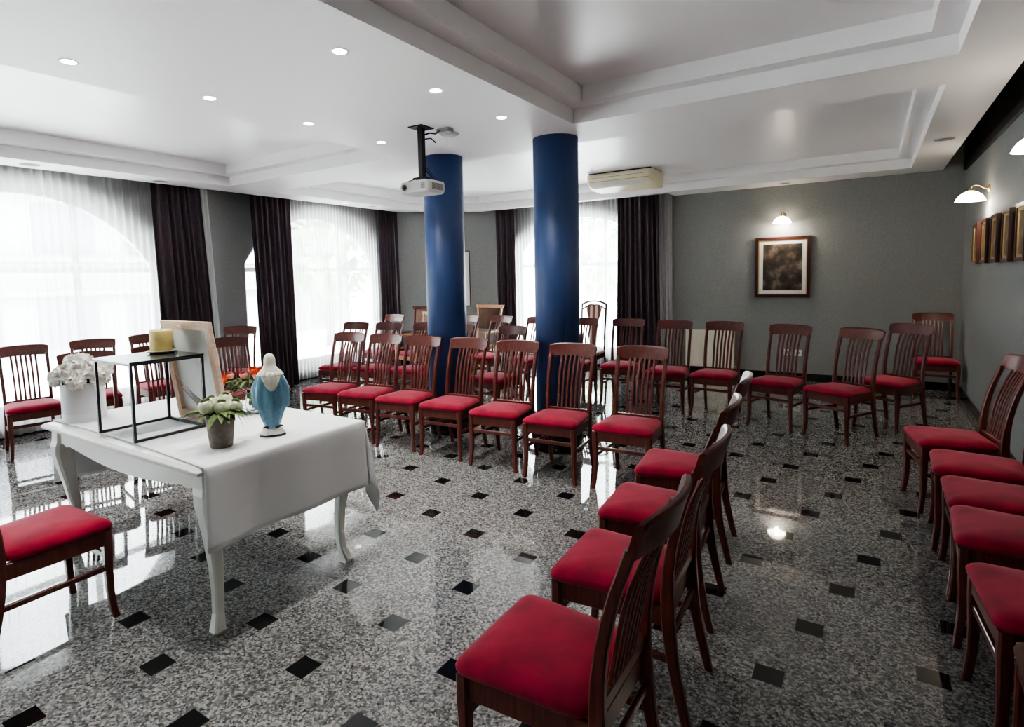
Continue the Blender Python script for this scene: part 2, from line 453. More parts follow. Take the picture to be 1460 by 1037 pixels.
GD, GS = 'dark aubergine curtains', 'white sheer curtains'
ZH = 2.86
curtain('curtain', 'drape', 'y', -6.765, (3.41, 3.98), (3.44, 4.15), .015, ZH, 8, .036, 'dark aubergine curtain spreading at its hem, right of the widest window', 'curtain', GD, 1)
curtain('curtain', 'drape', 'y', -6.765, (4.66, 5.30), (4.74, 5.34), .015, ZH, 8, .034, 'dark aubergine curtain directly behind the blue robed figurine', 'curtain', GD, 2)
curtain('curtain', 'drape', 'y', -6.765, (7.06, 7.62), (7.06, 7.66), .015, ZH, 8, .034, 'dark aubergine curtain left of the left blue column, beside the corner wall', 'curtain', GD, 3)
curtain('curtain', 'drape', 'x', 8.56, (-5.43, -5.04), (-5.42, -5.00), .015, ZH, 6, .03, 'dark aubergine curtain between the two blue columns', 'curtain', GD, 4)
curtain('curtain', 'drape', 'x', 8.57, (-3.22, -2.60), (-3.24, -2.54), .015, ZH, 8, .034, 'dark aubergine curtain right of both blue columns, at the edge of the grey back wall', 'curtain', GD, 5)
curtain('curtain', 'drape', 'y', -6.765, (.42, .98), (.38, 1.0), .015, ZH, 8, .036, 'dark aubergine curtain at the far left end of the widest window', 'curtain', GD, 6)
curtain('sheer_curtain', 'sheer', 'y', -6.875, (.8, 3.50), (.8, 3.52), .05, ZH, 34, .022, 'white sheer curtain over the widest arched window at the left edge', 'curtain', GS, 11, 6)
curtain('sheer_curtain', 'sheer', 'y', -6.85, (3.90, 4.14), (4.02, 4.27), .05, ZH, 5, .02, 'narrow strip of white sheer peeking out behind the leftmost dark curtain', 'curtain', GS, 12, 6)
curtain('sheer_curtain', 'sheer', 'y', -6.875, (5.18, 7.14), (5.2, 7.14), .05, ZH, 30, .02, 'white sheer curtain over the arched window left of the blue columns', 'curtain', GS, 13, 6)
curtain('sheer_curtain', 'sheer', 'x', 8.69, (-5.14, -3.12), (-5.12, -3.12), .05, ZH, 30, .02, 'white sheer curtain over the back wall window seen around the right blue column', 'curtain', GS, 14, 6)
curtain('sheer_curtain', 'sheer', 'x', 8.69, (-2.70, -2.44), (-2.68, -2.42), .05, ZH, 5, .018, 'narrow strip of white sheer beside the grey back wall', 'curtain', GS, 15, 6)

# ------------------------------------------------------------------ dining chairs
def post_y(z):
    k = [(0, .250), (.1, .226), (.2, .205), (.32, .188), (.45, .182), (.55, .187), (.65, .203), (.75, .229), (.86, .268), (.95, .292)]
    for (a, ya), (b, yb) in zip(k, k[1:]):
        if z <= b:
            t = (z-a)/(b-a); return ya+(yb-ya)*t
    return k[-1][1]
def rounded_trap(fw, rw, y0, y1, r, ins, z, n=7):
    """rounded trapezoid outline, front edge at y0 half width fw, rear edge at y1 half width rw"""
    c = [(-fw, y0), (fw, y0), (rw, y1), (-rw, y1)]; pts = []
    for i in range(4):
        p, a, b = Vector(c[i]), Vector(c[i-1]), Vector(c[(i+1) % 4])
        da, db = (a-p).normalized(), (b-p).normalized()
        for k in range(n):
            t = k/(n-1); q = (p+da*r)*(1-t)**2+p*2*t*(1-t)+(p+db*r)*t*t; pts.append(q)
    cen = Vector((0, (y0+y1)/2)); out = []
    sxm = 1-ins/max(fw, .01); sym = 1-ins/((y1-y0)/2)
    for q in pts: out.append((cen.x+(q.x-cen.x)*sxm, cen.y+(q.y-cen.y)*sym, z))
    return out
def cushion_bm(fw=.213, rw=.182, y0=-.228, y1=.165, zb=.402):
    prof = [(.012, 0), (.0, .010), (-.002, .022), (.004, .034), (.018, .045), (.045, .053), (.09, .058), (.14, .061), (.17, .0615)]
    mb = MB(); mb.loft([rounded_trap(fw, rw, y0, y1, .05, i, zb+h) for i, h in prof], smooth=True); return mb
def make_chair(name, label):
    t = thing(name, label, 'chair', group='slat-back chairs with red seats')
    cushion_bm().build('seat', 'velvet', t)
    mb = MB(); z0, z1 = .335, .403
    mb.beam((-.17, -.2, .369), (.17, -.2, .369), .022, z1-z0)
    for s in (-1, 1): mb.beam((s*.185, -.19, .369), (s*.165, .17, .369), .022, z1-z0)
    mb.beam((-.15, .172, .369), (.15, .172, .369), .022, z1-z0)
    mb.build('seat_frame', 'wood', t)
    for s in (-1, 1):
        MB().post([(s*x, y, z) for x, y, z in ((.198, -.212, 0), (.192, -.206, .04), (.187, -.199, .12), (.186, -.197, .22), (.187, -.199, .32), (.187, -.199, .403))],
                  [.027, .027, .029, .033, .038, .038], [.027, .027, .029, .033, .038, .038]).build('leg', 'wood', t)
        zs = [0, .06, .12, .2, .28, .36, .44, .52, .60, .68, .76, .82, .868]
        MB().post([(s*(.176-.006*(1-abs(z-.43)/.43)), post_y(z), z) for z in zs], [.026]*13,
                  [.028, .031, .033, .036, .040, .044, .042, .037, .033, .031, .029, .028, .027]).build('leg', 'wood', t)
    # crest rail: bowed back in plan, slightly arched top, ends flared
    n = 16; rings = []
    for i in range(n+1):
        u = -1+2*i/n; e = 1-u*u; x = u*.194; yb = post_y(.87)+.036*e
        zt = .945+.006*e-(.010*abs(u)**8); zb = .848+.006*e
        xt = x*1.0; xb = x*.955
        rings.append([(xb, yb-.012, zb), (xb, yb+.010, zb), (xt, yb+.026, (zb+zt)/2+.01), (xt, yb+.036, zt-.008), (xt, yb+.032, zt), (xt, yb+.020, zt+.001), (xt, yb+.012, zt-.008), (xt, yb+.002, (zb+zt)/2)])
    MB().loft(rings, smooth=False).build('crest_rail', 'wood', t)
    MB().beam((-.165, post_y(.435), .442), (.165, post_y(.435), .442), .020, .038).build('lower_rail', 'wood', t)
    for k in range(6):
        x = (k-2.5)*.0345; pts = []
        for z in (.45, .52, .59, .66, .73, .80, .862):
            f = (z-.45)/.42; pts.append((x*(1+.06*f), post_y(z)+.036*(1-(x/.19)**2)*f+.004*math.sin(f*PI*2)-.001, z))
        MB().post(pts, .0175, .012).build('slat', 'wood', t)
    MB().beam((-.187, -.199, .285), (.187, -.199, .285), .016, .026).build('stretcher', 'wood', t)
    for s in (-1, 1):
        MB().beam((s*.186, -.198, .232), (s*.172, post_y(.23), .228), .016, .024).build('stretcher', 'wood', t)
    MB().beam((-.172, post_y(.3), .30), (.172, post_y(.3), .30), .016, .024).build('stretcher', 'wood', t)
    return t
first = make_chair('dining_chair', 'x')
used = [False]
def chair_top(x, y, th, label, off=.29):
    """place a chair from the middle of its crest"""
    a = math.radians(th); ox, oy = x+math.sin(a)*off, y-math.cos(a)*off
    chair(ox, oy, th, label)
def chair(x, y, th, label):
    a = math.radians(th)
    if not used[0]:
        used[0] = True; first.location = (x, y, 0); first.rotation_euler = (0, 0, a); first['label'] = label; return first
    return copy_tree(first, (x, y, 0), a, label)
rs = 'red-seated slat-back chair'
# front row before the columns
chair_top(-4.43, 4.15, 8, rs+' at the left end of the front row, nearest the tablecloth')
chair_top(-3.95, 4.18, 6, rs+' second from the left end of the front row facing the table')
chair_top(-3.47, 4.18, 6, rs+' overlapping the left edge of the left blue column')
chair_top(-2.95, 4.18, 4, rs+' overlapping the right edge of the left blue column')
chair_top(-2.44, 4.17, 5, rs+' of the front row standing between the two blue columns')
chair_top(-1.93, 4.15, 4, rs+' of the front row directly before the right blue column')
chair_top(-1.39, 4.20, 2, rs+' at the right end of the front row facing the table')
# second row
chair_top(-5.42, 5.20, 8, rs+' at the left end of the second row')
chair_top(-4.95, 5.30, 8, rs+' second from the left of the second row')
chair_top(-4.45, 5.42, 2, rs+' of the second row hidden partly by the left blue column')
chair_top(-3.93, 5.42, -4, rs+' of the second row just right of the left blue column')
chair_top(-3.22, 5.40, -8, rs+' of the second row seen left of the right blue column')
# right half of the second row, curving
chair_top(-2.98, 6.72, 3, rs+' half hidden by the right blue column, before the ornate chair')
chair_top(-2.41, 6.77, 5, rs+' in front of the rightmost dark curtain')
chair_top(-1.82, 6.63, 3, rs+' overlapping the left half of the cream radiator')
chair_top(-1.29, 6.62, -4, rs+' overlapping the right end of the cream radiator')
chair_top(-.64, 6.43, -14, rs+' below the framed picture, in front of the wall sockets')
chair_top(-.05, 6.22, -30, rs+' turned left, nearest of the three before the room corner')
chair_top(.34, 6.85, -33, rs+' turned left, just before the chair in the room corner')
chair_top(.62, 8.55, 2, rs+' pushed into the dark corner of the back and right walls')
# third row
chair_top(-5.95, 6.50, -4, rs+' at the left end of the third row, beside the middle dark curtain')
chair_top(-4.75, 6.75, -10, rs+' of the third row just right of the left blue column')
chair_top(-4.20, 6.75, -10, rs+' of the third row in front of the curtain between the columns')
chair_top(-3.60, 6.72, -8, rs+' of the third row just left of the right blue column')
# left block facing the table
chair_top(-6.52, 2.04, 80, rs+' at the left edge, before the bright sheer')
chair_top(-6.50, 2.62, 68, rs+' by the window, directly behind the white flower box')
chair_top(-5.31, 2.08, 78, rs+' with its crest just above the white flower box')
chair_top(-6.50, 3.16, 84, rs+' by the window, behind the yellow candle')
chair_top(-5.22, 2.60, 73, rs+' seen through the black wire stand')
chair_top(-6.42, 4.22, 42, rs+' against the grey strip of wall between two dark curtains')
chair_top(-5.24, 3.30, 70, rs+' just right of the leaning wooden frame')
# diagonal row seen from behind
chair(-.70, 1.40, -90, rs+' nearest the camera, its whole seat seen from above')
chair(-.71, 1.985, -88, rs+' directly beyond the nearest one in the row seen from behind')
chair(-.775, 2.57, -86, rs+' third from the camera in the row seen from behind')
chair(-.83, 3.20, -84, rs+' farthest of the row seen from behind')
# row along the right wall
chair(.46, 4.53, -80, rs+' farthest along the right wall, showing its slats')
chair(.53, 3.95, -92, rs+' second farthest along the right wall')
chair(.545, 3.45, -90, rs+' in the middle of the row along the right wall')
chair(.535, 3.00, -93, rs+' second nearest of the red seats along the right wall')
chair(.545, 2.42, -86, rs+' nearest red seat along the right wall, cut by the right edge')
# foreground left
chair(-2.97, .915, 183, rs+' in the left foreground, before the white table')

# ------------------------------------------------------------------ padded armchairs
def padded_chair(label, x, y, th, h, wood_, padmat, seatmat, arms=True, name='armchair'):
    t = thing(name, label, 'chair', (x, y, 0), math.radians(th), 'padded chairs')
    mb = cushion_bm(.24, .21, -.25, .20, .40); mb.build('seat', seatmat, t)
    mb = MB()
    mb.beam((-.22, -.225, .37), (.22, -.225, .37), .024, .06); mb.beam((-.20, .2, .37), (.20, .2, .37), .024, .06)
    for s in (-1, 1): mb.beam((s*.225, -.22, .37), (s*.205, .2, .37), .024, .06)
    mb.build('seat_frame', wood_, t)
    py = lambda z: .26-.13*z if z < .45 else .2+(z-.45)*.16
    for s in (-1, 1):
        MB().post([(s*.235, -.225, 0), (s*.232, -.222, .2), (s*.232, -.222, .64 if arms else .42)], [.03, .036, .036], [.03, .036, .036]).build('leg', wood_, t)
        zs = [0, .2, .43, .6, .8, h-.02]
        MB().post([(s*(.205+.02*max(0, z-.4)), py(z), z) for z in zs], [.03, .034, .036, .032, .030, .028], [.034, .038, .044, .036, .032, .028]).build('leg', wood_, t)
        if arms:
            MB().tube([(s*.232, -.235, .63), (s*.238, -.225, .655), (s*.24, -.1, .665), (s*.235, .08, .655), (s*.222, .235, .65)], [.015, .019, .019, .018, .016], 8).build('armrest', wood_, t)
    rings = []
    for i in range(13):
        u = -1+i/6; y0 = py(h)+.02*(1-u*u); a = .245*u
        rings.append([(a, y0-.014, h-.05), (a, y0+.014, h-.05), (a*1.06, y0+.022, h), (a*1.06, y0-.008, h+.002)])
    MB().loft(rings).build('crest_rail', wood_, t)
    MB().beam((-.21, py(.62), .62), (.21, py(.62), .62), .02, .022).build('lower_rail', wood_, t)
    mb = MB(); n = 8
    rows = []
    for z in (.68, .69, .70, .80, .90, h-.065, h-.055, h-.05):
        e = .012 if z in (.68, h-.05) else .024
        w = .185+.02*(z-.5)
        rows.append([(-w, py(z)+e*.5, z), (-w+.01, py(z)-e, z), (0, py(z)-e*1.2, z), (w-.01, py(z)-e, z), (w, py(z)+e*.5, z), (0, py(z)+e, z)])
    mb.loft(rows, smooth=True).build('back_pad', padmat, t)
    return t
padded_chair('dark wooden armchair with brown padded back, left of the left blue column', -5.78, 6.86, 12, 1.04, 'wood', 'brownpad', 'brownpad')
padded_chair('tan armchair with brown padded back beside the curtain between the columns', -4.93, 7.28, 0, 1.05, 'tan', 'brownpad', 'brownpad')
padded_chair('light orange wooden armchair with a red seat among the rear chairs', -5.36, 6.33, -14, .99, 'tan', 'brownpad', 'velvet')
padded_chair('chair with a brown cloth seat at the bottom right corner of the picture', .60, 1.88, -92, 1.0, 'wood', 'brownpad', 'brownpad', arms=False, name='padded_chair')

def ornate_chair():
    t = thing('ornate_chair', 'tall dark-framed chair with a striped fan-shaped splat, right of the right blue column', 'chair', (-3.22, 7.42, 0), math.radians(2))
    cushion_bm(.21, .18, -.22, .19).build('seat', 'stripe_pad', t)
    mb = MB(); mb.beam((-.17, -.2, .37), (.17, -.2, .37), .022, .06); mb.beam((-.15, .17, .37), (.15, .17, .37), .022, .06)
    for s in (-1, 1): mb.beam((s*.185, -.19, .37), (s*.17, .17, .37), .022, .06)
    mb.build('seat_frame', 'frame_dark', t)
    for s in (-1, 1):
        MB().post([(s*.19, -.2, 0), (s*.185, -.195, .403)], [.028, .036], [.028, .036]).build('leg', 'frame_dark', t)
        MB().post([(s*.175, .24, 0), (s*.17, .18, .4), (s*.172, .2, .7), (s*.178, .25, 1.075)], .022, .026).build('leg', 'frame_dark', t)
    MB().tube([(-.18, .25, 1.06), (-.165, .252, 1.075), (-.09, .256, 1.105), (0, .258, 1.115), (.09, .256, 1.105), (.165, .252, 1.075), (.18, .25, 1.06)], .015, 6).build('crest_rail', 'frame_dark', t)
    MB().tube([(-.165, .245, 1.0), (-.11, .25, 1.035), (-.07, .252, 1.06), (.07, .252, 1.06), (.11, .25, 1.035), (.165, .245, 1.0)], .012, 6).build('inner_rail', 'frame_dark', t)
    rows = []
    for z, w in ((.45, .05), (.7, .058), (.86, .078), (.95, .105), (1.02, .115), (1.055, .075)):
        y = .17+(z-.4)*.12
        rows.append([(-w, y-.006, z), (w, y-.006, z), (w, y+.008, z), (-w, y+.008, z)])
    MB().loft(rows).build('splat', 'stripe_pad', t)
    return t
ornate_chair()

# ------------------------------------------------------------------ table
TX0, TX1, TY0, TY1, TZ = -3.745, -2.205, 1.225, 2.125, .742
def table():
    t = thing('dining_table', 'white lacquered table with cabriole legs under a white cloth', 'table', (0, 0, 0))
    mb = MB()
    prof = [(.02, TZ-.032), (.004, TZ-.028), (0, TZ-.02), (0, TZ-.012), (.008, TZ-.006), (.012, TZ-.004), (.016, TZ)]
    mb.loft([[(TX0+i, TY0+i, z), (TX1-i, TY0+i, z), (TX1-i, TY1-i, z), (TX0+i, TY1-i, z)] for i, z in prof])
    mb.build('tabletop', 'white_wood', t)
    def apron(p, q, nrm):
        p, q, n = Vector(p), Vector(q), Vector(nrm)*.02; L = (q-p).length; rings = []
        for i in range(41):
            u = i/40; s = min(u, 1-u)*2
            # scalloped lower edge: small scroll by the legs, then a long shallow arch
            if s < .14: dz = .075+.03*(1-s/.14)
            elif s < .20: dz = .075+.016*math.sin((s-.14)/.06*PI*.5)
            elif s < .24: dz = .091-.010*(s-.20)/.04
            else: dz = .081+.042*math.sin((s-.24)/.76*PI*.5)
            c = p+(q-p)*u; zt, zb = TZ-.03, TZ-.03-dz
            rings.append([(c.x, c.y, zt), (c.x+n.x, c.y+n.y, zt), (c.x+n.x, c.y+n.y, zb), (c.x, c.y, zb)])
        MB().loft(rings).build('apron', 'white_wood', t)
    x0, x1, y0, y1 = TX0+.030, TX1-.030, TY0+.050, TY1-.045
    apron((x0, y0, 0), (x1, y0, 0), (0, 1, 0)); apron((x0, y1, 0), (x1, y1, 0), (0, -1, 0))
    apron((x0, y0, 0), (x0, y1, 0), (1, 0, 0)); apron((x1, y0, 0), (x1, y1, 0), (-1, 0, 0))
    for cx, sx in ((x0+.038, -1), (x1-.038, 1)):
        for cy, sy in ((y0+.038, -1), (y1-.038, 1)):
            pr = [(0, .0, .050), (.015, .004, .056), (.035, -.002, .050), (.08, -.014, .041), (.16, -.020, .042), (.28, -.016, .049), (.40, -.004, .062),
                  (.50, .008, .078), (.57, .014, .094), (.615, .010, .100), (.645, .003, .100), (TZ-.03, 0, .098)]
            MB().post([(cx+sx*o, cy+sy*o, z) for z, o, w in pr], [w for _, _, w in pr], [w for _, _, w in pr], .16, smooth=False).build('leg', 'white_wood', t)
table()

def tablecloth():
    zc = TZ+.004; x0, x1, y0, y1 = TX0+.0, TX1+.006, TY0+.06, TY1+.006
    HX, HY, HL = .338, .35, .36
    NX, NY = 96, 62
    S = sorted([x0-HL+(x1-x0+HX+HL)*i/NX for i in range(NX+1)]+[x0-.006, x0-.002, x0+.004, x1-.004, x1+.002, x1+.006])
    T = sorted([y0+(y1-y0+HY)*j/NY for j in range(NY+1)]+[y1-.004, y1+.002, y1+.006])
    NX, NY = len(S)-1, len(T)-1
    def pos(s, t):
        e = y0+.02*math.sin((s-x0)*2.1)-.035*(s-x0)/(x1-x0)       # the near hem wanders along the table edge
        t2 = e+(t-y0)*(y1+HY-e)/(y1+HY-y0) if t < y1 else t
        ox = s-x1 if s > x1 else (x0-s if s < x0 else 0); sg = 1 if s > x1 else -1
        oy = max(0, t2-y1); cx = min(max(s, x0), x1); cy = min(t2, y1)
        if ox == 0 and oy == 0:
            w = .0016*math.sin(s*11+t*4)*math.sin(t*7+1)+.0024*max(0, math.sin(s*5+t*16))**8
            return (s, t2, zc+max(0, w))
        rho = math.hypot(ox, oy); phi = math.atan2(oy, ox)
        if ox > 0 and oy > 0:
            # hanging corner: one flared fold between two inner valleys
            flare = .05+.06*math.sin(2*phi)**2+.09*math.sin(4*phi); k = rho*flare; drop = rho*(1+.04*math.sin(2*phi)**2)
            dx, dy = math.cos(phi)*k*sg, math.sin(phi)*k
            return (cx+dx+sg*.004, cy+dy+.004, zc-drop)
        f = .05+.03*math.sin((t2 if ox else s)*7)
        c = rho*f+.006*math.sin(min(1, rho/.02)*PI/2)
        rip = .010*rho/.35*math.sin((t2 if ox else s)*15+.7)
        return (cx+sg*(c+rip), cy, zc-rho) if ox else (cx, cy+c+rip, zc-rho)
    mb = MB(); V = [[mb.bm.verts.new(pos(s, t)) for s in S] for t in T]
    for j in range(NY):
        for i in range(NX):
            mb.bm.faces.new((V[j][i], V[j][i+1], V[j+1][i+1], V[j+1][i])).smooth = True
    o = mb.build('tablecloth', 'cloth'); tag(o, 'white cloth draped over the white table, its corner hanging on the right', 'tablecloth')
    so = o.modifiers.new('thickness', 'SOLIDIFY'); so.thickness = .0025; so.offset = 1
tablecloth()
TS = TZ+.0085          # top of the cloth

# ------------------------------------------------------------------ things on the table
def wire_stand():
    t = thing('wire_stand', 'square black wire stand with a dark sheet top, on the white tablecloth', 'side table', (-2.995, 1.455, TS+.001))
    w, d, h, r = .176, .172, .372, .0125
    for sx in (-1, 1):
        for sy in (-1, 1): MB().box(sx*w-r/2, sx*w+r/2, sy*d-r/2, sy*d+r/2, 0, h).build('leg', 'iron', t)
    for sx in (-1, 1):
        MB().box(sx*w-r/2, sx*w+r/2, -d+r/2, d-r/2, 0, r).build('base_bar', 'iron', t)
    MB().box(-w+r/2, w-r/2, d-r/2, d+r/2, 0, r).build('base_bar', 'iron', t)
    mb = MB()
    for s in (-1, 1):
        mb.box(s*w-r/2, s*w+r/2, -d+r/2, d-r/2, h-r, h); mb.box(-w+r/2, w-r/2, s*d-r/2, s*d+r/2, h-r, h)
    mb.build('top_frame', 'iron', t)
    MB().box(-w-.012, w+.008, -d-.008, d+.008, h, h+.007).build('top', 'plate_dark', t)
wire_stand()
SZ = TS+.379
t = thing('candle', 'thick yellow pillar candle with a burnt wick', 'candle', (-3.050, 1.548, SZ+.0175))
MB().lathe([(.050, 0), (.054, .004), (.054, .095), (.052, .104), (.046, .106), (.040, .098), (.01, .094)], 36).build('wax', 'candle', t)
MB().tube([(0, 0, .093), (.002, 0, .108), (.006, .002, .115)], .003, 6).build('wick', 'wick', t)
t = tag(MB().lathe([(.045, 0), (.055, .002), (.072, .012), (.074, .015), (.070, .016), (.05, .0085), (.0, .008)][:-1]+[(.004, .008)], 40).build('dish', 'dish'),
        'shallow grey dish under the yellow candle on the black stand', 'dish'); t.location = (-3.050, 1.548, SZ)

def leaning_frame():
    W, Hh, yaw, lean = .4406, .541, .0219, -.142
    ex = Vector((math.cos(yaw), math.sin(yaw), 0)); n = Vector((-math.sin(yaw), math.cos(yaw), 0))
    up = n*math.sin(lean)+Vector((0, 0, math.cos(lean))); nz = ex.cross(up)
    B = Vector((-3.1865, 1.690, TS+.0035))
    t = thing('picture_stretcher', 'pale wooden stretcher frame with canvas, seen from the back, leaning on the black stand', 'picture')
    t.matrix_world = Matrix(((ex.x, up.x, nz.x, B.x), (ex.y, up.y, nz.y, B.y), (ex.z, up.z, nz.z, B.z), (0, 0, 0, 1)))
    b = .042; d = .02
    mb = MB(); mb.box(0, b, 0, Hh, -d, 0); mb.box(W-b, W, 0, Hh, -d, 0); mb.box(b, W-b, 0, b, -d, 0); mb.box(b, W-b, Hh-b, Hh, -d, 0)
    mb.build('stretcher_bars', 'pine', t)
    MB().box(.004, W-.004, .004, Hh-.004, -d-.004, -d-.001).build('canvas', 'canvas', t)
    MB().box(W*.38, W*.42, Hh-.027, Hh-.02, 0, .003).build('staple', 'socket', t)
leaning_frame()

def blossom(mb, c, r, seed, layers=4, up=(0, 0, 1), ruffle=.12, open_=.55):
    """nested cupped petals hugging a ball, opening at the top"""
    rnd = random.Random(seed); upv = Vector(up).normalized(); rot = upv.to_track_quat('Z', 'Y').to_matrix()
    for L in range(layers):
        q = L/(layers-1); k = 4+L; rad = r*(.38+.62*q); lip = .30+open_*1.1*q
        for i in range(k):
            a = 2*PI*i/k+L*.9+rnd.uniform(-.2, .2); G = []; tw = rnd.uniform(-.2, .2)
            for iu in range(6):
                u = iu/5; row = []; th = PI*.80*(1-u)+lip*u
                for iv in range(5):
                    v = -1+iv/2; aa = a+v*(1.0-.25*q)*math.sin(min(1, .35+u)*PI*.55)+tw*u
                    rr = rad*(1+.16*u**3*q+ruffle*u*math.sin(v*5+seed+i*2)+.05*abs(v)*u)
                    th2 = th+.22*abs(v)**2*u
                    p = Vector((math.cos(aa)*math.sin(th2)*rr, math.sin(aa)*math.sin(th2)*rr, math.cos(th2)*rr*.92))
                    row.append(mb.bm.verts.new(rot@p+Vector(c)))
                G.append(row)
            for iu in range(5):
                for iv in range(4): mb.bm.faces.new((G[iu][iv], G[iu][iv+1], G[iu+1][iv+1], G[iu+1][iv])).smooth = True
def ruffled_head(mb, c, r, seed):
    """dense head of many small curled petals, like a peony or hydrangea"""
    rnd = random.Random(seed); mb.ball(c, r*.72, 2, (1, 1, 1), .25); n = 90
    for i in range(n):
        z = 1-1.75*(i+.5)/n; a = i*2.39996; q = math.sqrt(max(0, 1-z*z)); d = Vector((q*math.cos(a), q*math.sin(a), z))
        t1 = (d.orthogonal().normalized()@Matrix.Rotation(rnd.uniform(0, 6.28), 3, d)); t2 = d.cross(t1); w = r*.27; G = []
        for iu in range(4):
            u = iu/3; row = []
            for iv in range(4):
                v = -1+iv*2/3
                p = d*(r*(.62+.40*u-.10*v*v*u))+t1*(w*(u-.35)*1.3)+t2*(v*w*(.45+.6*u))+d*(r*.07*math.sin(v*4+i)*u)
                row.append(mb.bm.verts.new(Vector(c)+p))
            G.append(row)
        for iu in range(3):
            for iv in range(3): mb.bm.faces.new((G[iu][iv], G[iu][iv+1], G[iu+1][iv+1], G[iu+1][iv])).smooth = True
def leaf(mb, p, d, L, w, droop=.3):
    p, d = Vector(p), Vector(d).normalized(); side = d.cross(Vector((0, 0, 1))); side = side.normalized() if side.length > .01 else Vector((1, 0, 0))
    G = []
    for i in range(6):
        u = i/5; c = p+d*L*u+Vector((0, 0, -droop*L*u*u)); ww = w*math.sin(min(1, u*.95+.05)*PI)**.8
        G.append([mb.bm.verts.new(c-side*ww), mb.bm.verts.new(c+Vector((0, 0, -ww*.3))), mb.bm.verts.new(c+side*ww)])
    for a, b in zip(G, G[1:]):
        for k in (0, 1): mb.bm.faces.new((a[k], a[k+1], b[k+1], b[k])).smooth = True

def flower_box():
    t = thing('flower_box', 'round white hat box packed with white peony-like flowers at the left end of the table', 'flowers', (-3.60, 1.385, TS))
    MB().lathe([(.101, 0), (.103, .003), (.103, .205), (.101, .21), (.097, .21), (.097, .19), (.02, .188)], 48).build('box', 'bucket', t)
    MB().lathe([(.1045, .0), (.1045, .045), (.1035, .046)], 48, caps=False).build('box_band', 'bucket', t)
    MB().ball((0, 0, .20), .088, 2, (1, 1, .45), .1).build('foliage_base', 'leaf_dark', t)
    rnd = random.Random(3)
    spots = [(0, 0, .300, .072, (0, 0, 1)), (.08, -.02, .275, .066, (1, -.2, .8)), (-.07, .03, .275, .064, (-1, .2, .9)), (.03, -.085, .262, .064, (.4, -1, .6)),
             (.03, .085, .272, .064, (.3, 1, .8)), (-.055, -.085, .238, .060, (-.8, -1, .4)), (-.02, -.03, .318, .05, (-.2, -.4, 1)), (.13, .04, .240, .055, (1, .4, .4)),
             (.11, -.07, .225, .05, (1, -.6, .2)), (-.13, -.02, .225, .055, (-1, -.1, .3))]
    for i, (x, y, z, r, u) in enumerate(spots):
        mb = MB(); ruffled_head(mb, (x, y, z), r*.95, i+5); mb.build('blossom', 'petal_white', t)
    mb = MB()
    for i in range(9):
        a = rnd.uniform(0, 6.28); leaf(mb, (.06*math.cos(a), .06*math.sin(a), .22), (math.cos(a), math.sin(a), .25), .09, .02)
    mb.build('leaves', 'leaf_dark', t)
flower_box()

def flower_pot():
    t = thing('flower_pot', 'grey concrete pot of greenish white flowers and trailing sprigs on the table corner', 'flowers', (-2.415, 1.463, TS))
    MB().lathe([(.045, 0), (.048, .003), (.064, .148), (.064, .152), (.060, .152), (.058, .135), (.01, .13)], 40).build('pot', 'pot', t)
    MB().ball((0, 0, .145), .055, 2, (1, 1, .5), .1).build('moss', 'leaf_dark', t)
    # local axes seen from the camera: right = (.52,.85), toward camera = (.85,-.52)
    R = Vector((.52, .85, 0)); K = Vector((.85, -.52, 0))
    def at(a, b, z): v = R*a+K*b; return (v.x, v.y, z)
    for i, (a, b, z, r) in enumerate(((-.050, .02, .188, .036), (.010, .034, .182, .034), (.062, .018, .176, .034), (.025, -.03, .205, .031), (-.03, -.045, .195, .030))):
        mb = MB(); d = R*a*4+K*.5+Vector((0, 0, 1.2)); blossom(mb, at(a, b, z), r, i+31, 5, d, .03, .14)
        mb.ball(at(a, b, z), r*.78, 2, (1, 1, 1), .06); mb.build('blossom', 'petal_green', t)
    mb = MB(); rnd = random.Random(5)
    for i in range(34):
        a = rnd.uniform(0, 6.28); leaf(mb, (.04*math.cos(a), .04*math.sin(a), .16), (math.cos(a), math.sin(a), rnd.uniform(0, .7)), rnd.uniform(.06, .11), .013, .5)
    for i in range(7): leaf(mb, at(-.05-.008*i, .0, .165), tuple(R*-1+Vector((0, 0, rnd.uniform(-.1, .5)))), .08, .012, .4)
    for i in range(7): leaf(mb, at(.06, -.01, .16), tuple(R*.8+Vector((0, 0, rnd.uniform(-1.2, .2)))), .07, .010, .7)
    mb.build('leaves', 'leaf', t)
    mb = MB()
    for i in range(7):
        z = .16; a = -.04-.01*i
        mb.tube([at(a*.6, -.01, z), at(a*1.2-.02, -.02, z+.05+.01*i), at(a*1.4-.03, -.02, z+.07+.018*i)], [.0012, .001, .0006], 5)
    mb.build('twigs', 'stem', t)
    MB().tube([at(.05, 0, .15), at(.10, .0, .145), at(.14, .0, .12)], .0015, 5).build('trailing_stem', 'stem', t)
flower_pot()

